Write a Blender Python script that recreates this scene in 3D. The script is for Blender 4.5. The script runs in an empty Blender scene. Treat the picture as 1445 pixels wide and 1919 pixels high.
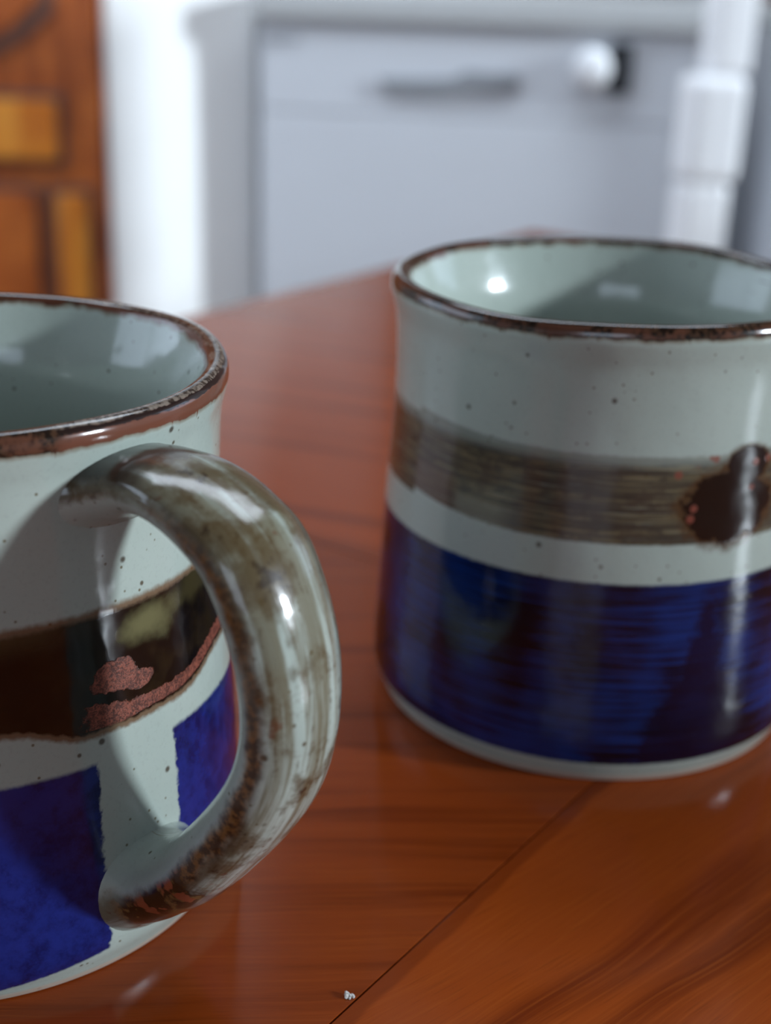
import bpy, bmesh, math, random
import numpy as np
from mathutils import Vector, Matrix

random.seed(4)
scene = bpy.context.scene
col = scene.collection
TZ = 0.75                                   # height of the table top

# ------------------------------------------------------------------ camera
CAM_H, PITCH, ROLL, F_PX = 0.13554, 0.37416, 0.03345, 2571.2
fw = Vector((0, math.cos(PITCH), -math.sin(PITCH)))
r0 = Vector((1, 0, 0)); u0 = r0.cross(fw)
rv = r0 * math.cos(ROLL) + u0 * math.sin(ROLL)
uv = u0 * math.cos(ROLL) - r0 * math.sin(ROLL)
cd = bpy.data.cameras.new('camera'); cam = bpy.data.objects.new('camera', cd); col.objects.link(cam)
m = Matrix((rv, uv, -fw)).transposed().to_4x4(); m.translation = (0, 0, TZ + CAM_H)
cam.matrix_world = m
cd.sensor_fit = 'VERTICAL'; cd.sensor_height = 24.0; cd.sensor_width = 24.0 * 1445 / 1919
cd.lens = F_PX * 24.0 / 1919
cd.clip_start = 0.01
cd.dof.use_dof = True; cd.dof.focus_distance = 0.186; cd.dof.aperture_fstop = 9.0
scene.camera = cam

# ------------------------------------------------------------------ light and exposure
scene.view_settings.view_transform = 'Standard'
scene.view_settings.look = 'None'
scene.view_settings.gamma = 1.0
scene.view_settings.use_curve_mapping = False
scene.view_settings.exposure = 0.0
w = bpy.data.worlds.new('sky'); scene.world = w; w.use_nodes = True
w.node_tree.nodes['Background'].inputs[0].default_value = (0.62, 0.78, 1.0, 1)
w.node_tree.nodes['Background'].inputs[1].default_value = 2.5

def area(name, loc, target, sx, sy, power, color):
    l = bpy.data.lights.new(name, 'AREA'); l.shape = 'RECTANGLE'; l.size = sx; l.size_y = sy
    l.energy = power; l.color = color
    o = bpy.data.objects.new(name, l); col.objects.link(o); o.location = loc
    o.rotation_euler = (Vector(target) - Vector(loc)).to_track_quat('-Z', 'Y').to_euler()
    return o
SUN_DIR = Vector((0.9285, -0.2488, 0.2756)).normalized()        # towards the hazy sun outside the right-hand windows
sd = bpy.data.lights.new('hazy_sun', 'SUN'); sd.energy = 4.3; sd.angle = 0.085; sd.color = (0.80, 0.91, 1.0)
sun = bpy.data.objects.new('hazy_sun', sd); col.objects.link(sun); sun.location = (6, -3, 4)
sun.rotation_euler = SUN_DIR.to_track_quat('Z', 'Y').to_euler()
# windows, left/front added for fill: (wall, centre along the wall, centre height, width, height)
WINS = {'wall_right': [(-0.45, 1.72, 0.84, 0.68), (1.62, 1.60, 1.08, 1.0)], 'wall_left': [(0.65, 1.55, 1.9, 1.4)], 'wall_front': [(-0.6, 1.55, 1.3, 1.1)]}
area('fill_light_left', (-2.37, 0.65, 1.55), (0, 0.65, 1.55), 1.9, 1.4, 12, (0.76, 0.88, 1.0))  # fill light added at an unseen window on the left
area('fill_light_front', (-0.6, -2.52, 1.55), (-0.6, 0, 1.55), 1.3, 1.1, 6, (0.80, 0.90, 1.0))  # fill light added behind the camera, no such window seen
ROOF_FILL = [(-0.1, 1.30, 2.0, 0.7, 27)]             # unseen roof opening added for fill light: x, y, size x, size y, power
for sx, sy, ax, ay, pw in ROOF_FILL:
    area('fill_light_roof', (sx, sy, 2.54), (sx, sy + 1e-4, 0), ax, ay, pw, (0.82, 0.91, 1.0))  # added overhead fill that brightens the dishwasher front

# ------------------------------------------------------------------ node helpers
class N:
    """tiny expression wrapper around node sockets"""
    def __init__(s, T, sock): s.T, s.s = T, sock
    def _m(s, op, b=None, c=None): return math_(s.T, op, s, b, c)
    def __add__(s, b): return s._m('ADD', b)
    __radd__ = __add__
    def __sub__(s, b): return s._m('SUBTRACT', b)
    def __rsub__(s, b): return math_(s.T, 'SUBTRACT', b, s)
    def __mul__(s, b): return s._m('MULTIPLY', b)
    __rmul__ = __mul__
    def __truediv__(s, b): return s._m('DIVIDE', b)
    def abs(s): return s._m('ABSOLUTE')
    def max(s, b): return s._m('MAXIMUM', b)
    def min(s, b): return s._m('MINIMUM', b)
    def pow(s, b): return s._m('POWER', b)
    def sqrt(s): return s._m('SQRT')
    def inv(s): return 1.0 - s
def put(T, sock, v):
    if isinstance(v, N): T.links.new(v.s, sock)
    elif isinstance(v, (tuple, list)): sock.default_value = (*v, 1) if len(v) == 3 and sock.type == 'RGBA' else v
    else: sock.default_value = v
def math_(T, op, a, b=None, c=None):
    n = T.nodes.new('ShaderNodeMath'); n.operation = op
    for i, v in enumerate((a, b, c)):
        if v is not None: put(T, n.inputs[i], v)
    return N(T, n.outputs[0])
def sstep(x, a, b):
    """0 below a, 1 above b (a may exceed b)"""
    T = x.T; n = T.nodes.new('ShaderNodeMapRange'); n.interpolation_type = 'SMOOTHSTEP'
    put(T, n.inputs[0], x)
    if a <= b: put(T, n.inputs[1], a); put(T, n.inputs[2], b); put(T, n.inputs[3], 0.0); put(T, n.inputs[4], 1.0)
    else: put(T, n.inputs[1], b); put(T, n.inputs[2], a); put(T, n.inputs[3], 1.0); put(T, n.inputs[4], 0.0)
    return N(T, n.outputs[0])
def vec(T, x, y, z):
    n = T.nodes.new('ShaderNodeCombineXYZ')
    for i, v in enumerate((x, y, z)): put(T, n.inputs[i], v)
    return N(T, n.outputs[0])
def noise(T, v, scale=1.0, detail=2.0, rough=0.5, out=0):
    n = T.nodes.new('ShaderNodeTexNoise'); put(T, n.inputs['Vector'], v)
    n.inputs['Scale'].default_value = scale; n.inputs['Detail'].default_value = detail; n.inputs['Roughness'].default_value = rough
    return N(T, n.outputs[out])
def voro(T, v, scale=1.0, rnd=1.0):
    n = T.nodes.new('ShaderNodeTexVoronoi'); put(T, n.inputs['Vector'], v)
    n.inputs['Scale'].default_value = scale; n.inputs['Randomness'].default_value = rnd
    sep = T.nodes.new('ShaderNodeSeparateColor'); T.links.new(n.outputs['Color'], sep.inputs[0])
    return N(T, n.outputs['Distance']), N(T, sep.outputs[0])
def mix(f, a, b):
    T = f.T; n = T.nodes.new('ShaderNodeMix'); n.data_type = 'RGBA'; n.clamp_factor = True
    put(T, n.inputs[0], f); put(T, n.inputs[6], a); put(T, n.inputs[7], b)
    return N(T, n.outputs[2])
def lerp(f, a, b):
    T = f.T; n = T.nodes.new('ShaderNodeMix'); n.data_type = 'FLOAT'
    put(T, n.inputs[0], f); put(T, n.inputs[2], a); put(T, n.inputs[3], b)
    return N(T, n.outputs[0])
def attr(T, name):
    n = T.nodes.new('ShaderNodeAttribute'); n.attribute_name = name
    return N(T, n.outputs['Fac'])
def objmm(T):
    n = T.nodes.new('ShaderNodeTexCoord'); k = T.nodes.new('ShaderNodeVectorMath'); k.operation = 'SCALE'
    T.links.new(n.outputs['Object'], k.inputs[0]); k.inputs['Scale'].default_value = 1000.0
    s = T.nodes.new('ShaderNodeSeparateXYZ'); T.links.new(k.outputs[0], s.inputs[0])
    return N(T, k.outputs[0]), *(N(T, s.outputs[i]) for i in range(3))
def material(name, rough=0.5):
    m = bpy.data.materials.new(name); m.use_nodes = True
    T = m.node_tree; B = T.nodes['Principled BSDF']; B.inputs['Roughness'].default_value = rough
    return m, T, B
def bump(T, B, h, strength=0.2, dist=0.001):
    n = T.nodes.new('ShaderNodeBump'); n.inputs['Strength'].default_value = strength; n.inputs['Distance'].default_value = dist
    put(T, n.inputs['Height'], h); T.links.new(n.outputs[0], B.inputs['Normal'])
def srgb(r, g, b):
    f = lambda c: (c / 255 / 12.92) if c / 255 <= 0.04045 else ((c / 255 + 0.055) / 1.055) ** 2.4
    return (f(r), f(g), f(b))
def plain(name, c, rough=0.5, var=0.06, scale=0.02, metallic=0.0):
    m, T, B = material(name, rough)
    p, x, y, z = objmm(T)
    n = noise(T, p, scale, 3)
    put(T, B.inputs['Base Color'], mix(n, tuple(k * (1 - var) for k in c), tuple(min(1, k * (1 + var)) for k in c)))
    B.inputs['Metallic'].default_value = metallic
    return m

# ------------------------------------------------------------------ mesh helpers
def link(name, me, mat, parent=None):
    o = bpy.data.objects.new(name, me); col.objects.link(o)
    if mat is not None and not me.materials: me.materials.append(mat)
    if parent: o.parent = parent
    return o
def from_bm(name, bm, mat, parent=None, smooth=False):
    me = bpy.data.meshes.new(name); bmesh.ops.recalc_face_normals(bm, faces=bm.faces); bm.to_mesh(me); bm.free()
    if smooth:
        for p in me.polygons: p.use_smooth = True
    return link(name, me, mat, parent)
def box(name, lo, hi, mat, parent=None, bev=0.0, seg=2):
    bm = bmesh.new(); bmesh.ops.create_cube(bm, size=1.0)
    for v in bm.verts: v.co = Vector([(lo[i] + hi[i]) / 2 + v.co[i] * (hi[i] - lo[i]) for i in range(3)])
    if bev: bmesh.ops.bevel(bm, geom=list(bm.edges), offset=bev, segments=seg, profile=0.5, affect='EDGES')
    return from_bm(name, bm, mat, parent)
def prism(name, pts, z0, z1, mat, parent=None, bev=0.0):
    """polygon in plan, extruded in z"""
    bm = bmesh.new()
    f = bm.faces.new([bm.verts.new((x, y, z0)) for x, y in pts])
    g = bmesh.ops.extrude_face_region(bm, geom=[f])
    for v in g['geom']:
        if isinstance(v, bmesh.types.BMVert): v.co.z = z1
    if bev: bmesh.ops.bevel(bm, geom=list(bm.edges), offset=bev, segments=2, profile=0.5, affect='EDGES')
    return from_bm(name, bm, mat, parent)
def plate(name, pts, y0, y1, mat, parent=None, bev=0.0):
    """outline in x,z extruded along y (panels that face the room)"""
    bm = bmesh.new()
    f = bm.faces.new([bm.verts.new((x, y0, z)) for x, z in pts])
    g = bmesh.ops.extrude_face_region(bm, geom=[f])
    for v in g['geom']:
        if isinstance(v, bmesh.types.BMVert): v.co.y = y1
    if bev: bmesh.ops.bevel(bm, geom=list(bm.edges), offset=bev, segments=2, profile=0.5, affect='EDGES')
    return from_bm(name, bm, mat, parent)
def lathe(name, prof, mat, parent=None, seg=48):
    n = len(prof); V = []; Fc = []
    for i in range(seg):
        a = 2 * math.pi * i / seg
        V += [(r * math.cos(a), r * math.sin(a), z) for r, z in prof]
    for i in range(seg):
        j = (i + 1) % seg
        Fc += [(i * n + k, j * n + k, j * n + k + 1, i * n + k + 1) for k in range(n - 1)]
    me = bpy.data.meshes.new(name); me.from_pydata(V, [], Fc)
    for p in me.polygons: p.use_smooth = True
    return link(name, me, mat, parent)
def tag(o, label=None, cat=None, group=None, kind=None):
    for k, v in (('label', label), ('category', cat), ('group', group), ('kind', kind)):
        if v: o[k] = v
    return o
def empty(name, loc, rz=0.0):
    o = bpy.data.objects.new(name, None); col.objects.link(o); o.location = loc; o.rotation_euler = (0, 0, rz)
    o.empty_display_size = 0.02
    return o
def catmull(P, n):
    P = np.array(P, float); P = np.vstack([2 * P[0] - P[1], P, 2 * P[-1] - P[-2]]); o = []
    for i in range(1, len(P) - 2):
        a, b, c, d = P[i - 1:i + 3]
        for s in np.linspace(0, 1, n, endpoint=False):
            o.append(.5 * (2 * b + (c - a) * s + (2 * a - 5 * b + 4 * c - d) * s * s + (3 * b - a - 3 * c + d) * s ** 3))
    o.append(P[-2]); return np.array(o)

# ------------------------------------------------------------------ room shell
white_wall = plain('white_plaster', (0.86, 0.86, 0.85), 0.7, 0.03, 0.01)
ceil_mat = plain('ceiling_wood', (0.12, 0.06, 0.03), 0.7, 0.2, 0.01)
refl_panel_mat = plain('reflection_panel_wood', (0.16, 0.08, 0.05), 0.6, 0.2, 0.01)  # for the unseen panel that the table reflects
RX0, RX1, RY0, RY1, RZ = -2.3, 2.35, -2.45, 2.62, 2.5
mt, T, B = material('floor_tile', 0.45)
p_, x_, y_, z_ = objmm(T)
put(T, B.inputs['Base Color'], mix(noise(T, p_, 0.01, 4), srgb(120, 88, 66), srgb(150, 116, 90)))
st = lambda o: tag(o, kind='structure')
st(box('floor', (RX0, RY0, -0.05), (RX1, RY1, 0), mt))
bm = bmesh.new(); cur = RY0
strips = []
for sx, sy, ax, ay, pw in sorted(ROOF_FILL, key=lambda k: k[1]):
    strips += [(RX0, RX1, cur, sy - ay / 2), (RX0, sx - ax / 2, sy - ay / 2, sy + ay / 2), (sx + ax / 2, RX1, sy - ay / 2, sy + ay / 2)]; cur = sy + ay / 2
strips.append((RX0, RX1, cur, RY1))
for x0, x1, y0, y1 in strips:
    for v in bmesh.ops.create_cube(bm, size=1.0)['verts']:
        v.co = Vector(((x0 + x1) / 2 + v.co.x * (x1 - x0), (y0 + y1) / 2 + v.co.y * (y1 - y0), RZ + 0.025 + v.co.z * 0.05))
st(from_bm('ceiling', bm, ceil_mat))
st(box('wall_back', (RX0, RY1, 0), (RX1, RY1 + 0.08, RZ), white_wall))
def wall_with_holes(name, axis, pos, holes, thick, mat):
    """wall of blocks joined around its window openings; axis x: plane x = pos, runs along y"""
    bm = bmesh.new()
    lo, hi = (RY0, RY1) if axis == 'x' else (RX0, RX1)
    blocks = []; cur = lo
    for c, zc, ww, hh in sorted(holes):
        blocks += [(cur, c - ww / 2, 0, RZ), (c - ww / 2, c + ww / 2, 0, zc - hh / 2), (c - ww / 2, c + ww / 2, zc + hh / 2, RZ)]; cur = c + ww / 2
    blocks.append((cur, hi, 0, RZ))
    for s0, s1, z0, z1 in blocks:
        q = bmesh.ops.create_cube(bm, size=1.0)['verts']
        for v in q:
            s = (s0 + s1) / 2 + v.co.x * (s1 - s0); t = pos + (v.co.y + 0.5) * thick; z = (z0 + z1) / 2 + v.co.z * (z1 - z0)
            v.co = Vector((t, s, z)) if axis == 'x' else Vector((s, t, z))
    return st(from_bm(name, bm, mat))
wall_with_holes('wall_right', 'x', RX1, WINS['wall_right'], 0.08, white_wall)
wall_with_holes('wall_left', 'x', RX0, WINS['wall_left'], -0.08, white_wall)
wall_with_holes('wall_front', 'y', RY0, WINS['wall_front'], -0.08, white_wall)
frame_mat = plain('window_paint', (0.7, 0.7, 0.68), 0.4)
def window(name, axis, pos, c, zc, ww, hh, bars_v, bars_h):
    e = st(empty(name, (0, 0, 0)))
    def bar(nm, s0, s1, z0, z1):
        if axis == 'x': box(nm, (pos - .02, s0, z0), (pos + .02, s1, z1), frame_mat, e, 0.003)
        else: box(nm, (s0, pos - .02, z0), (s1, pos + .02, z1), frame_mat, e, 0.003)
    a, b, z0, z1 = c - ww / 2, c + ww / 2, zc - hh / 2, zc + hh / 2
    t = 0.035
    bar('frame_side', a, a + t, z0, z1); bar('frame_side', b - t, b, z0, z1)
    bar('frame_rail', a + t, b - t, z0, z0 + t); bar('frame_rail', a + t, b - t, z1 - t, z1)
    for k in range(bars_v):
        s = a + (k + 1) * ww / (bars_v + 1); bar('glazing_bar', s - .014, s + .014, z0 + t, z1 - t)
    for k in range(bars_h):
        s = z0 + (k + 1) * hh / (bars_h + 1); bar('glazing_bar', a + t, b - t, s - .014, s + .014)
    return e
window('window_1', 'x', RX1 + 0.03, *WINS['wall_right'][0], 0, 0)
window('window_2', 'x', RX1 + 0.03, *WINS['wall_right'][1], 0, 0)
window('fill_window_3', 'x', RX0 - 0.03, *WINS['wall_left'][0], 1, 0)  # unseen window added around the left fill light
window('fill_window_4', 'y', RY0 - 0.03, *WINS['wall_front'][0], 1, 0)  # unseen window added around the front fill light
st(prism('wall_pier', [(-0.402, 1.945), (-0.205, 2.033), (-0.205, RY1 - 0.001), (-0.402, RY1 - 0.001)], 0, RZ - 0.001, white_wall, None, 0.008))
st(box('wall_reflection_panel', (0.0, RY1 - 0.02, 0.88), (1.9, RY1 - 0.0005, RZ - 0.001), refl_panel_mat, None, 0.002))  # unseen dark panel, added to darken the table's reflection

# ------------------------------------------------------------------ table
def wood(name, ang, c_dark, c_mid, c_light, gscale=1.0, strip=None, rough=0.3):
    """ang: grain direction in plan (degrees); strip: (px,py,dir) dark growth band along a joint"""
    m, T, B = material(name, rough)
    p, x, y, z = objmm(T)
    ca, sa = math.cos(math.radians(ang)), math.sin(math.radians(ang))
    u = x * ca + y * sa; v = y * ca - x * sa
    warp = noise(T, vec(T, u * 0.012, v * 0.03, 0.0), 1.0, 2) - 0.5
    vv = v + warp * 9.0 * gscale
    broad = noise(T, vec(T, u * 0.005, vv * 0.11 / gscale, 3.0), 1.0, 3, 0.6)
    fine = noise(T, vec(T, u * 0.03, vv * 1.3, 7.0), 1.0, 4, 0.65)
    pore = noise(T, vec(T, u * 0.12, v * 4.0, 1.0), 1.0, 2, 0.5)
    c = mix(sstep(broad, 0.30, 0.52), c_dark, c_mid)
    c = mix(sstep(fine, 0.45, 0.75) * 0.5, c, c_light)
    c = mix(sstep(pore, 0.56, 0.70) * 0.22, c, tuple(k * 0.45 for k in c_dark))
    if strip:
        sx, sy, sd = strip; cs, ss = math.cos(math.radians(sd)), math.sin(math.radians(sd))
        al = (x - sx * 1000) * cs + (y - sy * 1000) * ss
        d = (y - sy * 1000) * cs * -1.0 + (x - sx * 1000) * ss       # positive on the right of the joint
        wd = 2.4 + 1.5 * noise(T, vec(T, al * 0.05, 0.0, 5.0), 1.0, 2) * 2.0 - 1.2
        c = mix(sstep(d - wd, 0.5, -0.5) * 0.55, c, c_dark)
    put(T, B.inputs['Base Color'], c)
    B.inputs['Coat Weight'].default_value = 0.52
    B.inputs['Coat Roughness'].default_value = 0.15
    B.inputs['Specular IOR Level'].default_value = 0.0
    put(T, B.inputs['Roughness'], 0.38 + 0.15 * fine)
    bump(T, B, fine * 0.5 + pore, 0.10, 0.0003)
    return m
D_, M_, L_ = srgb(100, 38, 10), srgb(130, 55, 17), srgb(148, 70, 24)
SEAM = 55.0
ds = Vector((math.cos(math.radians(SEAM)), math.sin(math.radians(SEAM)), 0)); dp = Vector((ds.y, -ds.x, 0))   # dp points right
SA = Vector((0.0165, 0.182, 0))                       # a point on the long joint
EDGE = Vector((0.0, 0.682, 0))                       # a point on the far edge
d_edge = (EDGE - SA).dot(dp)                          # negative: left of the joint
s_corner = (Vector((0.0786, 0.796, 0)) - SA).dot(ds)
s_end = s_corner - 1.45
s_B = (Vector((-0.008, 0.316, 0)) - SA).dot(ds)
table = empty('dining_table', (0, 0, 0))
tag(table, 'reddish-brown varnished wooden table with visible board joints under the two mugs', 'table')
def board(d0, d1, s0, s1, mat):
    g = 0.00016
    pts = [SA + dp * a + ds * b for a, b in ((d0 + g, s0 + g), (d1 - g, s0 + g), (d1 - g, s1 - g), (d0 + g, s1 - g))]
    return prism('board', [(q.x, q.y) for q in pts], TZ - 0.022, TZ, mat, table, 0.00008)
wl = wood('wood_left', 5.0, D_, M_, L_, 0.8)
wf = wood('wood_far', -20.0, D_, M_, L_, 0.9)
wr = wood('wood_right', 41.0, srgb(104, 39, 10), srgb(144, 63, 19), srgb(160, 78, 27), 1.6, (SA.x, SA.y, SEAM))
wr2 = wood('wood_outer', 52.0, D_, M_, L_, 1.2)
board(d_edge, 0, s_end, s_B - 0.42, wr2)
board(d_edge, 0, s_B - 0.42, s_B, wl)
board(d_edge, 0, s_B + 0.0004, s_corner, wf)
board(0, 0.20, s_end, s_corner, wr)
board(0.20, 0.42, s_end, s_corner, wr2)
board(0.42, 0.60, s_end, s_corner, wr2)
def slab(nm, d0, d1, s0, s1, z0, z1, mat, bev=0.004):
    pts = [SA + dp * a + ds * b for a, b in ((d0, s0), (d1, s0), (d1, s1), (d0, s1))]
    return prism(nm, [(q.x, q.y) for q in pts], z0, z1, mat, table, bev)
slab('subframe', d_edge + .03, .57, s_end + .03, s_corner - .03, TZ - 0.034, TZ - 0.0222, wr2)
slab('apron', d_edge + .05, d_edge + .072, s_end + .05, s_corner - .05, TZ - 0.12, TZ - 0.0342, wr2)
slab('apron', .528, .55, s_end + .05, s_corner - .05, TZ - 0.12, TZ - 0.0342, wr2)
slab('apron', d_edge + .074, .526, s_end + .05, s_end + .072, TZ - 0.12, TZ - 0.0342, wr2)
slab('apron', d_edge + .074, .526, s_corner - .072, s_corner - .05, TZ - 0.12, TZ - 0.0342, wr2)
for a in (d_edge + .074, .46):
    for b in (s_end + .074, s_corner - .14):
        slab('leg', a, a + .065, b, b + .065, 0, TZ - 0.0342, wr2, 0.006)

# ------------------------------------------------------------------ mugs
PROF = [(0, 1.6), (20, 1.6), (36.2, 1.5), (36.8, 0.1), (38.5, 0), (40.4, 0.1), (41.0, 0.8), (41.7, 2.4), (42.6, 4.6), (43.0, 7.5), (42.9, 12),
        (42.5, 18), (42.0, 30), (41.5, 42), (41.0, 50), (40.6, 57), (40.35, 64), (40.45, 71), (40.8, 76.5), (41.5, 79.6), (41.9, 81.4), (41.75, 83.0),
        (41.0, 84.0), (40.0, 84.25), (38.9, 83.8), (38.1, 82.6), (37.2, 80.6), (35.8, 77.2), (34.7, 73.8), (34.1, 69), (34.3, 60), (35.8, 42),
        (37.6, 22), (37.4, 13), (35.5, 8.8), (31, 6.8), (20, 6.0), (0, 5.8)]
def mug_body(name, sc, seed, mat, parent, seg=320):
    P = catmull(PROF, 5); P[:, 0] = np.maximum(P[:, 0], 0)
    top = int(P[:, 1].argmax()); L = np.concatenate([[0], np.cumsum(np.linalg.norm(np.diff(P, axis=0), axis=1))])
    S = L[top] - L                                     # >0 outside, <0 inside
    rng = np.random.RandomState(seed); ph = rng.rand(4) * 6.28
    A = np.linspace(0, 2 * np.pi, seg, endpoint=False)
    wob = (np.sin(2 * A + ph[0]) * .25 + np.sin(3 * A + ph[1]) * .22 + np.sin(5 * A + ph[2]) * .12 + np.sin(9 * A + ph[3]) * .05)
    n = len(P); V = np.zeros((seg, n, 3))
    hz = np.clip(P[:, 1] / 84.0, 0, 1)[None]
    R = P[None, :, 0] * (1 + 0.0025 * np.sin(2 * A + ph[1])[:, None] * hz) + 0.10 * wob[:, None] * hz * (P[None, :, 0] > 30)
    V[..., 0] = R * np.cos(A)[:, None]; V[..., 1] = R * np.sin(A)[:, None]
    V[..., 2] = P[None, :, 1] + wob[:, None] * hz ** 6
    V *= sc / 1000
    i, k = np.meshgrid(np.arange(seg), np.arange(n - 1), indexing='ij'); j = (i + 1) % seg
    Fc = np.stack([i * n + k, j * n + k, j * n + k + 1, i * n + k + 1], -1).reshape(-1, 4)
    me = bpy.data.meshes.new(name); me.from_pydata(V.reshape(-1, 3).tolist(), [], Fc.tolist())
    for p in me.polygons: p.use_smooth = True
    at = me.attributes.new('prof', 'FLOAT', 'POINT'); at.data.foreach_set('value', np.tile(S, seg).astype(np.float32))
    bm = bmesh.new(); bm.from_mesh(me); bmesh.ops.remove_doubles(bm, verts=bm.verts, dist=1e-7); bm.to_mesh(me); bm.free()
    return link(name, me, mat, parent)

# handle: centre line (distance from axis, height), half width, half thickness in mm
HPTS = [(38.3, 74.4, 11.0, 6.2), (41.2, 75.0, 8.9, 4.7), (46.5, 76.4, 7.9, 3.9), (53.1, 76.3, 8.1, 3.9), (59.6, 74.0, 8.15, 4.3), (64.7, 70.0, 8.1, 4.75),
        (69.3, 59.5, 7.75, 4.8), (69.6, 47.6, 7.3, 4.85), (65.4, 36.6, 7.7, 4.9), (54.6, 22.3, 7.8, 5.0), (47.5, 16.4, 8.0, 5.6), (42.6, 14.2, 9.0, 7.4), (38.3, 13.4, 11.5, 10.8)]
def mug_handle(name, sc, mat, parent):
    C = catmull(HPTS, 10); n = len(C); ns = 40
    Tn = np.gradient(C[:, :2], axis=0); Tn /= np.linalg.norm(Tn, axis=1)[:, None]
    Nn = np.column_stack([-Tn[:, 1], Tn[:, 0]])
    mid = np.array([45., 44.])
    Nn *= np.sign(((C[:, :2] - mid) * Nn).sum(1))[:, None]            # outward
    A = np.linspace(0, 2 * np.pi, ns, endpoint=False)
    ce, se = np.cos(A), np.sin(A)
    cw = np.sign(ce) * np.abs(ce) ** 0.9; cn = np.sign(se) * np.abs(se) ** 0.9
    L = np.concatenate([[0], np.cumsum(np.linalg.norm(np.diff(C[:, :2], axis=0), axis=1))])
    V, hv, hw, hn, ha = [], [], [], [], []
    for i in range(n):
        for a in range(ns):
            off = C[i, 3] * cn[a]
            V.append(((C[i, 0] + Nn[i, 0] * off) * sc / 1000, C[i, 2] * cw[a] * sc / 1000, (C[i, 1] + Nn[i, 1] * off) * sc / 1000))
            hv.append(L[i] / L[-1]); hw.append(cw[a]); hn.append(cn[a]); ha.append((math.degrees(math.atan2(se[a], -ce[a])) + 90) % 360 - 90)
    Fc = [(i * ns + a, i * ns + (a + 1) % ns, (i + 1) * ns + (a + 1) % ns, (i + 1) * ns + a) for i in range(n - 1) for a in range(ns)]
    Fc += [tuple(range(ns)), tuple((n - 1) * ns + a for a in range(ns))]
    me = bpy.data.meshes.new(name); me.from_pydata(V, [], Fc)
    for nm, d in (('hv', hv), ('hw', hw), ('hn', hn), ('ha', ha)):
        at = me.attributes.new(nm, 'FLOAT', 'POINT'); at.data.foreach_set('value', np.array(d, np.float32))
    bm = bmesh.new(); bm.from_mesh(me); bmesh.ops.recalc_face_normals(bm, faces=bm.faces); bm.to_mesh(me); bm.free()
    for p in me.polygons: p.use_smooth = True
    return link(name, me, mat, parent)

GLAZE_A, GLAZE_B = srgb(146, 157, 149), srgb(163, 171, 163)
def glaze_base(T, p):
    n = noise(T, p, 0.06, 3); c = mix(n, GLAZE_A, GLAZE_B)
    c = mix(sstep(noise(T, p, 1.6, 2), 0.5, 0.8) * 0.25, c, srgb(132, 140, 132))
    return c
def specks(T, p, c):
    for sc, thr, hi, colr in ((0.30, 0.14, 0.66, srgb(64, 48, 26)), (0.55, 0.17, 0.66, srgb(88, 78, 54)), (0.14, 0.095, 0.45, srgb(50, 34, 18))):
        d, r = voro(T, p, sc)
        c = mix(sstep(d, thr, thr * 0.35) * sstep(r, hi, hi + 0.02) * 0.85, c, colr)
    return c
def deg(T, x, y, off):
    """azimuth in degrees, seam moved to the far side"""
    a = math_(T, 'ARCTAN2', y, x) * 57.29578
    return a
def rim_layers(T, p, c, s, az, low, bare):
    """iron-brown lip; bare = mask of the stretch where the glaze broke to red-brown below a black line"""
    n1 = noise(T, p, 0.35, 3); n2 = noise(T, p, 1.1, 3); n3 = noise(T, p, 0.12, 2)
    drip = sstep(noise(T, vec(T, az * 0.45, 0.0, 2.0), 1.0, 2), 0.60, 0.75) * 0.9
    e = low + (n1 - 0.5) * 1.1 + (n3 - 0.5) * 1.2 + drip            # outside lower edge of the brown
    inner = -2.4 - (n1 - 0.5) * 2.0
    body = sstep(s - e, 0.12, -0.12) * sstep(s - inner, -0.15, 0.25)
    halo = sstep(s - e, 0.75, 0.05) * sstep(s - inner, -0.8, -0.1)
    c = mix(halo * 0.6, c, srgb(96, 68, 32))
    rc = mix(sstep(n2, 0.40, 0.64), srgb(26, 19, 15), srgb(66, 46, 33))
    patch = sstep(n3 + 0.35 * n1 + 0.25 * n2, 0.74, 0.86) * sstep(s, 0.9, 1.3) * sstep(e - s, 0.10, 0.35)
    rc = mix(patch * 0.85, rc, srgb(86, 54, 41))
    redi = sstep(n3, 0.48, 0.6) * sstep(s, -0.8, -1.3)
    rc = mix(redi * 0.7, rc, srgb(84, 48, 36))
    worn = sstep(n1, 0.55, 0.70) * sstep(s.abs(), 0.9, 0.3)
    rc = mix(worn * 0.5, rc, srgb(104, 94, 84))
    top = sstep(s + (n1 - 0.5) * 0.7, 1.25, 1.0) * sstep(s, -1.6, -1.2)
    rb = mix(sstep(n2, 0.40, 0.60), srgb(52, 42, 36), srgb(112, 100, 90))
    rb = mix(top, srgb(98, 60, 46), rb)
    line = sstep((s - 1.45 + (n1 - 0.5) * 0.9).abs() + (n2 - 0.5) * 0.5, 0.50, 0.30)
    rb = mix(line * 0.92, rb, srgb(24, 20, 20))
    rc = mix(bare, rc, rb)
    return mix(body, c, rc), body
def ell(T, az, z, a0, z0, ra, rz, jit):
    u = (az - a0) / ra; v = (z - z0) / rz
    return (u * u + v * v).sqrt() + jit

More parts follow.
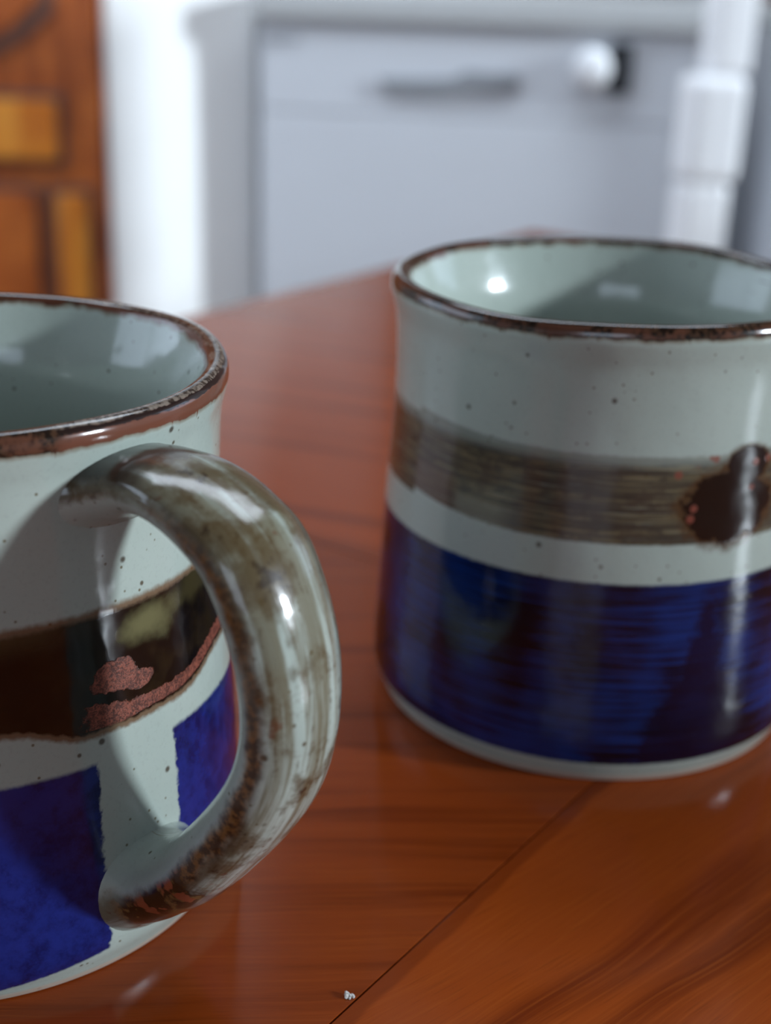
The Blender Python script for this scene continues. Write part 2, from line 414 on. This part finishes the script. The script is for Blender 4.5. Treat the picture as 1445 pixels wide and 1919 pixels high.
def mug_material_striped(name, rot):
    """mug with a streaked brown brush band and a full blue band; rot = mug rotation in degrees"""
    m, T, B = material(name, 0.13)
    p, x, y, z = objmm(T); s = attr(T, 'prof')
    az = deg(T, x, y, 0) + rot
    outside = sstep(s, 0.0, 0.5)
    c = specks(T, p, glaze_base(T, p))
    nA = noise(T, p, 0.25, 3) - 0.5; nB = noise(T, p, 0.9, 3) - 0.5; nF = noise(T, p, 2.5, 2) - 0.5
    # brown brush band
    zz = z + sstep(az, -115, -165) * -1.4
    top = sstep(zz + nB * 0.5 + nA * 0.5, 62.7, 61.9); bot = sstep(zz + nB * 0.5 + nA * 0.4, 46.5, 47.1)
    band = top * bot * outside
    st1 = noise(T, vec(T, az * 0.035, z * 1.05, 0.0), 1.0, 3, 0.6)
    st2 = noise(T, vec(T, az * 0.06, z * 3.2, 4.0), 1.0, 3, 0.6)
    blot = noise(T, vec(T, az * 0.16, z * 0.45, 9.0), 1.0, 4, 0.7)
    bc = mix(sstep(st1 * 0.72 + st2 * 0.28, 0.40, 0.66), srgb(44, 32, 19), srgb(98, 85, 58))
    bc = mix(sstep(blot, 0.50, 0.64) * 0.8, bc, srgb(38, 25, 14))
    left = sstep(az, -133, -139)
    rust = noise(T, p, 0.20, 4, 0.65)
    bc = mix(sstep(rust, 0.54, 0.66) * 0.6, bc, srgb(46, 26, 13))
    bc = mix(left * sstep(z, 54.5, 52.5) * 0.8, bc, srgb(84, 62, 44))
    bc = mix(left * sstep(st1, 0.5, 0.38) * 0.6, bc, srgb(66, 40, 26))
    gap = sstep(az, -137, -134) * sstep(az, -112, -124) * sstep(z, 51.5, 50.0)
    bc = mix(gap * 0.65, bc, srgb(112, 108, 92))
    thin = sstep(z, 59.5, 62.0) * 0.45 + sstep(st2, 0.55, 0.75) * 0.30
    c = mix(band * (0.93 - thin), c, bc)
    # thick iron blob
    d1 = ell(T, az, z, -65.5, 53.0, 13.0, 7.0, nA * 0.55 + nB * 0.35); d2 = ell(T, az, z, -60.5, 59.8, 6.6, 3.6, nA * 0.4 + nB * 0.3)
    d = d1.min(d2)
    c = mix(sstep(d, 1.22, 0.95) * outside * 0.8, c, srgb(70, 44, 22))
    blob = sstep(d, 1.0, 0.88) * outside
    c = mix(blob, c, srgb(26, 18, 14))
    dv, rv_ = voro(T, p, 0.34)
    bub = sstep(dv, 0.30, 0.22) * sstep(rv_, 0.62, 0.64) * sstep(ell(T, az, z, -67, 56, 20, 8.5, nA * 0.0), 1.0, 0.8)
    c = mix(bub * outside * sstep(band + blob, 0.2, 0.6) * 0.75, c, srgb(122, 66, 54))
    # blue band
    zb = z + nB * 0.35
    blue = sstep(zb, 39.9, 39.3) * sstep(zb, 4.4, 4.9) * outside
    bs = noise(T, vec(T, az * 0.03, z * 1.6, 6.0), 1.0, 3, 0.6); bb = noise(T, vec(T, az * 0.05, z * 0.05, 2.0), 1.0, 2)
    bl = mix(sstep(bs * 0.5 + bb * 0.5, 0.40, 0.62), srgb(3, 5, 15), srgb(11, 41, 98))
    tree = sstep((az + 69.0).abs() + nA * 16.0 + (z - 36.0) * 0.50 + nB * 8.0, 2.0, -2.5)
    bl = mix(tree * 0.8, bl, srgb(9, 8, 28))
    bl = mix(sstep(nF, 0.17, 0.3) * 0.3, bl, srgb(60, 90, 150))
    c = mix(blue, c, bl)
    c, rb = rim_layers(T, p, c, s, az, 2.9, sstep(az, 1000.0, 1001.0))
    # bare clay foot
    foot = sstep(z, 2.2, 1.2) * outside
    c = mix(foot * 0.8, c, srgb(172, 150, 134))
    put(T, B.inputs['Base Color'], c)
    put(T, B.inputs['Roughness'], (0.10 + 0.10 * noise(T, p, 0.5, 2) + foot * 0.4).min(0.8))
    bump(T, B, noise(T, p, 0.12, 2) * 2.0 + blob * 0.6 + rb * 0.3 + bub * 0.5, 0.12, 0.0008)
    return m

def mug_material_split(name, rot):
    """mug with a dark iron band with red patches and blue fields that leave a pale gap at the handle"""
    m, T, B = material(name, 0.12)
    p, x, y, z = objmm(T); s = attr(T, 'prof')
    az = deg(T, x, y, 0) + rot
    outside = sstep(s, 0.0, 0.5)
    c = specks(T, p, glaze_base(T, p))
    nA = noise(T, p, 0.22, 3) - 0.5; nB = noise(T, p, 0.9, 3) - 0.5; nF = noise(T, p, 3.0, 3, 0.7) - 0.5
    zl = sstep(az, -50.0, -66.0) * 3.0                                  # lower edge climbs to the left
    zr = sstep(az, -28.0, -8.0) * 3.0
    e_lo = z - 39.2 - zl - zr + nB * 0.9 + nA * 0.5
    e_hi = z - 56.3 + nB * 0.7 + nA * 0.6
    halo = sstep(e_hi, 1.1, 0.0) * sstep(e_lo, -0.9, 0.0) * outside
    c = mix(halo * 0.85, c, srgb(92, 56, 15))
    band = sstep(e_hi, 0.1, -0.9) * sstep(e_lo, 0.15, 0.75) * outside
    thin = sstep(noise(T, vec(T, az * 0.10, z * 0.16, 3.0), 1.0, 3, 0.6), 0.44, 0.66)
    bc = mix(thin * 0.35, srgb(14, 10, 7), srgb(48, 36, 18))
    ol = sstep(ell(T, az, z, -36.0, 52.6, 9.5, 3.6, nA * 1.2 + (az + 36.0) * -0.03), 1.1, 0.2)
    ol2 = sstep(ell(T, az, z, -17.0, 54.0, 14.0, 3.0, nA * 1.2), 1.1, 0.3)
    bc = mix(ol * 0.85, bc, srgb(100, 96, 66)); bc = mix(ol2 * 0.35, bc, srgb(80, 72, 44))
    fade = sstep(az, -47.0, -60.0) * sstep(z + nA * 2.0, 51.5, 57.0)
    bc = mix(fade * 0.65, bc, srgb(72, 62, 42))
    r1 = sstep(ell(T, az, z, -43.6, 46.6, 5.6, 2.5, nB * 0.55 + nA * 1.1), 1.0, 0.88)
    r1b = sstep(ell(T, az, z, -38.0, 44.8, 3.6, 1.5, nB * 0.5 + nA * 0.8), 1.0, 0.85)
    strip_c = e_lo - 1.9 - sstep(az, -40.0, -50.0) * 0.6
    thick = 1.0 + sstep(az, -36.0, -46.0) * 0.75
    r2 = sstep(strip_c.abs() + nA * 0.9 + nB * 0.7 - thick, 0.15, -0.15) * sstep(az + nB * 4.0, -51.5, -49.5)
    red = r1.max(r1b).max(r2) * outside
    redc = mix(sstep(nF + nB * 0.5, -0.14, 0.16), srgb(62, 28, 19), srgb(126, 68, 52))
    bc = mix(red, bc, redc)
    c = mix(band, c, bc)
    # blue fields with a pale gap centred on the handle
    jag = nB * 2.2 + nA * 1.2
    gl = sstep(az + jag, -48.7, -49.5); gr = sstep(az + jag, -30.4, -29.6)
    zb = z + nB * 0.5
    blue = sstep(zb, 35.2, 34.3) * sstep(zb - (az + 70.0) * 0.10, 2.5, 3.1) * gl.max(gr) * outside
    mt_ = noise(T, p, 0.35, 4, 0.7); big = noise(T, p, 0.05, 2)
    bl = mix(sstep(mt_ * 0.5 + big * 0.5, 0.36, 0.62), srgb(12, 16, 60), srgb(25, 37, 104))
    bl = mix(sstep(nF, 0.16, 0.3) * 0.35, bl, srgb(70, 84, 150))
    c = mix(blue, c, bl)
    c, rb = rim_layers(T, p, c, s, az, 3.7, sstep(az + nA * 12.0, -56.0, -50.0) * sstep(az, 75.0, 60.0))
    foot = sstep(z, 1.8, 1.0) * outside
    c = mix(foot * 0.8, c, srgb(172, 150, 134))
    put(T, B.inputs['Base Color'], c)
    rr = red * band
    put(T, B.inputs['Roughness'], (0.08 + 0.10 * noise(T, p, 0.5, 2) + rr * 0.32 + foot * 0.4).min(0.8))
    bump(T, B, noise(T, p, 0.12, 2) * 2.0 + rr * nF * 3.0 + band * 0.4 + rb * 0.3, 0.14, 0.0008)
    return m

def handle_material(name):
    m, T, B = material(name, 0.14)
    p, x, y, z = objmm(T); v = attr(T, 'hv'); hw = attr(T, 'hw'); hn = attr(T, 'hn'); ha = attr(T, 'ha')
    c = specks(T, p, glaze_base(T, p))
    L = 118.0
    nA = noise(T, p, 0.22, 3) - 0.5; nB = noise(T, p, 0.8, 3) - 0.5; nF = noise(T, p, 3.0, 3, 0.7) - 0.5
    streak = noise(T, vec(T, hw * 4.5, v * 3.2, hn * 0.8), 1.0, 4, 0.6)
    streak2 = noise(T, vec(T, hw * 7.0, v * 6.0, 4.0), 1.0, 4, 0.65)
    mott = noise(T, p, 0.13, 4, 0.62)
    outer = sstep(ha + nB * 16.0 + nA * 16.0, -12.0, 6.0) * sstep(ha, 215.0, 190.0)
    upper = sstep(v, 0.50, 0.25)
    # olive veil over the outer face, streaked lengthwise
    veil = sstep(streak * 0.65 + streak2 * 0.35 + upper * 0.12, 0.42, 0.62)
    c = mix(outer * veil * 0.80, c, srgb(88, 76, 50))
    c = mix(outer * sstep(streak2 + nB * 0.5, 0.55, 0.75) * 0.6, c, srgb(66, 48, 28))
    c = mix(outer * sstep(mott + upper * 0.10, 0.52, 0.66) * 0.75, c, srgb(74, 58, 34))
    c = mix(outer * sstep(mott + nB * 0.4 + upper * 0.06, 0.66, 0.76) * 0.8, c, srgb(42, 30, 20))
    # rusty brown along the edge next to the opening
    edge = sstep((ha - 6.0 + nA * 36.0).abs() + nB * 12.0, 22.0, 4.0) * sstep(v, 0.12, 0.24) * sstep(v, 0.97, 0.90) * (0.55 + 0.45 * sstep(v, 0.35, 0.5))
    c = mix(edge * 0.9, c, mix(sstep(nB + nF * 0.4, -0.08, 0.12), srgb(52, 32, 18), srgb(112, 76, 38)))
    # dark far edge
    back = sstep(ha + nA * 24.0, 108.0, 140.0) * sstep(v, 0.95, 0.85)
    c = mix(back * 0.75, c, mix(sstep(streak2, 0.4, 0.6), srgb(54, 46, 42), srgb(104, 88, 76)))
    # iron-dark patch at the foot of the outer face, with red spots
    ft = sstep(v + nA * 0.10 + nB * 0.06, 0.765, 0.80) * sstep(hn + nA * 0.4 + sstep(v, 0.86, 0.98) * -0.4, -0.25, 0.05) * sstep(v, 0.955, 0.93)
    fc = mix(sstep(nA * 1.2 + nB, 0.0, 0.25), srgb(48, 32, 18), srgb(112, 84, 48))
    fc = mix(sstep(noise(T, p, 0.32, 2), 0.56, 0.62), fc, srgb(134, 70, 46))
    c = mix(ft * 0.95, c, fc)
    # dark iron pool at the upper joint
    jt = sstep(v + nA * 0.08, 0.15, 0.09) * sstep(hn + nA * 0.5, 0.15, 0.6)
    c = mix(jt * 0.9, c, srgb(40, 34, 30))
    sp = sstep(nA + nB * 0.3, 0.20, 0.27) * outer
    c = mix(sp * 0.6, c, srgb(92, 54, 36))
    put(T, B.inputs['Base Color'], c)
    put(T, B.inputs['Roughness'], 0.10 + 0.12 * noise(T, p, 0.6, 2))
    bump(T, B, noise(T, p, 0.15, 2) * 2.0 + streak2 * 0.3, 0.14, 0.0008)
    return m

hmat = handle_material('handle_glaze')
mugL = empty('stoneware_mug', (-0.06464, 0.19089, TZ), math.radians(-38.5))
tag(mugL, 'stoneware mug with brown-streaked handle, dark band with red patches and split blue fields', 'mug', 'stoneware mugs on the table')
mug_body('body', 0.983, 3, mug_material_split('glaze_split', -38.5), mugL)
mug_handle('handle', 0.983, hmat, mugL)
mugR = empty('stoneware_mug', (0.04146, 0.2556, TZ), math.radians(28))
tag(mugR, 'stoneware mug with streaked olive-brown brush band, dark blob and an unbroken blue band', 'mug', 'stoneware mugs on the table')
mug_body('body', 1.0, 8, mug_material_striped('glaze_striped', 28.0), mugR)
mug_handle('handle', 1.0, hmat, mugR)

# ------------------------------------------------------------------ dishwasher
enamel = plain('appliance_enamel', (0.64, 0.66, 0.70), 0.35, 0.02)
enamel2 = plain('appliance_worktop', (0.50, 0.51, 0.51), 0.4, 0.03)
dark = plain('dark_plastic', (0.012, 0.013, 0.016), 0.4)
grey = plain('grey_plastic', (0.27, 0.28, 0.30), 0.45)
knobw = plain('white_plastic', (0.92, 0.93, 0.95), 0.3)
YAW = math.radians(-5.5)
dw = empty('dishwasher', (-0.196, 1.975, 0), YAW)           # origin: left front foot corner
tag(dw, 'pale grey freestanding dishwasher with round knob and dark grip recess, behind the table', 'dishwasher')
W = 0.598
box('cabinet', (0.0, 0.022, 0.03), (W, 0.58, 0.822), enamel, dw, 0.004)
box('plinth', (0.01, 0.05, 0.0), (W - 0.01, 0.56, 0.03), dark, dw)
box('door', (0.003, 0.0, 0.09), (W - 0.003, 0.0215, 0.7035), enamel, dw, 0.002)
pan = box('control_panel', (0.003, -0.0006, 0.7042), (W - 0.003, 0.0215, 0.8215), enamel, dw, 0.003)
box('worktop', (-0.004, -0.012, 0.8225), (W + 0.004, 0.59, 0.862), enamel2, dw, 0.006)
plate('grip_recess', [(0.168, 0.752), (0.178, 0.733), (0.250, 0.729), (0.300, 0.737), (0.356, 0.742), (0.362, 0.762), (0.286, 0.766), (0.270, 0.755)], -0.0065, -0.0042, grey, pan, 0.0008)
kn = lathe('knob', [(0, 0.022), (0.020, 0.022), (0.024, 0.018), (0.026, 0.0)], knobw, pan)
kn.rotation_euler = (math.pi / 2, 0, 0); kn.location = (0.455, -0.004, 0.776)
box('knob_side_block', (0.476, -0.016, 0.744), (0.506, -0.0042, 0.808), dark, pan, 0.001)  # dark block to the right of the knob
box('badge', (0.010, -0.005, 0.796), (0.058, -0.0042, 0.801), grey, pan)

# ------------------------------------------------------------------ neighbouring unit, post and wooden box
unit = empty('kitchen_unit', (0.512, 1.86, 0))
tag(unit, 'pale grey kitchen unit to the right of the dishwasher', 'cabinet')
box('carcass', (0.0, 0.02, 0.08), (0.60, 0.6, 0.83), enamel, unit, 0.003)
box('plinth', (0.01, 0.06, 0.0), (0.59, 0.58, 0.08), dark, unit)
box('door', (0.004, 0.0, 0.09), (0.596, 0.0195, 0.825), enamel, unit, 0.004)
box('worktop', (-0.004, -0.01, 0.8305), (0.61, 0.61, 0.862), enamel2, unit, 0.005)
box('door_handle', (0.22, -0.025, 0.74), (0.38, -0.0005, 0.752), grey, unit, 0.003)
postm = plain('white_gloss_paint', (0.93, 0.93, 0.94), 0.3, 0.02)
post = empty('square_post', (0.374, 1.72, 0), math.radians(13))
tag(post, 'white painted upright post standing in front of the dishwasher edge', 'post')
box('foot', (-0.036, -0.034, 0.0), (0.036, 0.034, 0.03), postm, post, 0.006)
box('shaft', (-0.030, -0.028, 0.0302), (0.028, 0.028, 0.66), postm, post, 0.009, 3)
box('collar', (-0.033, -0.030, 0.6602), (0.036, 0.030, 0.785), postm, post, 0.013, 4)
box('neck', (-0.012, -0.024, 0.7852), (0.038, 0.024, 1.05), postm, post, 0.009, 3)

# ------------------------------------------------------------------ wooden cupboard
def oak(name, c0, c1, c2):
    m, T, B = material(name, 0.3)
    p, x, y, z = objmm(T)
    n = noise(T, vec(T, x * 0.05, y * 0.05, z * 0.008), 1.0, 4, 0.6); q = noise(T, p, 0.012, 2)
    c = mix(sstep(n, 0.38, 0.62), c0, c1); c = mix(sstep(q, 0.45, 0.65) * 0.7, c, c2)
    put(T, B.inputs['Base Color'], c); return m
oak_d = oak('cupboard_brown', srgb(136, 64, 24), srgb(178, 92, 38), srgb(196, 108, 46))
oak_l = oak('cupboard_golden', srgb(196, 110, 34), srgb(226, 150, 58), srgb(214, 130, 42))
oak_g = plain('cupboard_groove', srgb(104, 70, 58), 0.4)
cb = empty('wooden_cupboard', (-0.4035, 1.932, 0))            # origin: right front foot corner
tag(cb, 'honey-brown panelled wooden cupboard against the white wall', 'cupboard')
box('carcass', (-0.95, 0.022, 0.0), (0.0, 0.54, 1.95), oak_d, cb, 0.004)
box('cornice', (-0.98, -0.03, 1.9502), (0.0, 0.55, 2.02), oak_d, cb, 0.01)
for k, x1 in enumerate((-0.004, -0.474)):
    d = box('door', (x1 - 0.466, 0.0, 0.06), (x1, 0.0215, 1.93), oak_d, cb, 0.003)
    def panel(nm, x0, x2, z0, z2, mat):
        box('moulding', (x1 - x2 - .010, -0.006, z0 - .010), (x1 - x0 + .010, -0.0002, z2 + .010), oak_g, d, 0.004)
        box(nm, (x1 - x2, -0.014, z0), (x1 - x0, -0.0062, z2), mat, d, 0.006)
    panel('panel', 0.056, 0.410, 0.632, 0.712, oak_l)
    panel('panel', 0.020, 0.064, 0.14, 0.588, oak_l)
    panel('panel', 0.092, 0.374, 0.14, 0.588, oak_d)
    panel('panel', 0.402, 0.446, 0.14, 0.588, oak_l)
    # upper field with a scalloped lower corner
    cx, cz = x1 - 0.233, 0.789
    pts = []
    hw_ = 0.163
    for t in np.linspace(0, 1, 13):
        pts.append((cx + hw_ * t, cz - 0.022 + 0.075 * t ** 2.5))
    right = pts + [(cx + hw_, 1.80)]
    outline = right + [(2 * cx - a, b) for a, b in right[::-1][:-1]]
    grow = [(cx + (a - cx) * 1.10, b - 0.016 if b < 1.5 else b + 0.016) for a, b in outline]
    plate('moulding', grow, -0.008, -0.0002, oak_g, d, 0.002)
    plate('panel', outline, -0.016, -0.0082, oak_d, d, 0.003)
    kb = lathe('knob', [(0, 0.026), (0.010, 0.024), (0.013, 0.016), (0.006, 0.006), (0.008, 0.0)], oak_g, d, 24)
    kb.rotation_euler = (math.pi / 2, 0, 0); kb.location = (x1 - (0.445 if k == 0 else 0.02), -0.0002, 1.0)

# wooden box on the unit
wb = box('wooden_box', (0.52, 1.97, 0.8622), (0.72, 2.10, 1.0), oak('box_brown', srgb(96, 40, 26), srgb(120, 56, 36), srgb(110, 48, 30)), None, 0.004)
tag(wb, 'dark reddish-brown wooden box standing on the pale grey kitchen unit', 'box')

# lint caught in the joint of the table
bm = bmesh.new()
for k in range(16):
    q = bmesh.ops.create_icosphere(bm, subdivisions=1, radius=0.00018 + 0.0001 * random.random())['verts']
    o = Vector((random.uniform(-.0006, .0006), random.uniform(-.0004, .0004), 0.00018 + random.uniform(0, .0003)))
    for v in q: v.co = v.co * random.uniform(.7, 1.2) + o
lint = from_bm('lint_crumb', bm, plain('lint_white', (0.6, 0.58, 0.55), 0.9))
lint.location = (-0.0028, 0.1562, TZ)
tag(lint, 'tiny whitish speck of lint caught in the long table joint', 'lint')
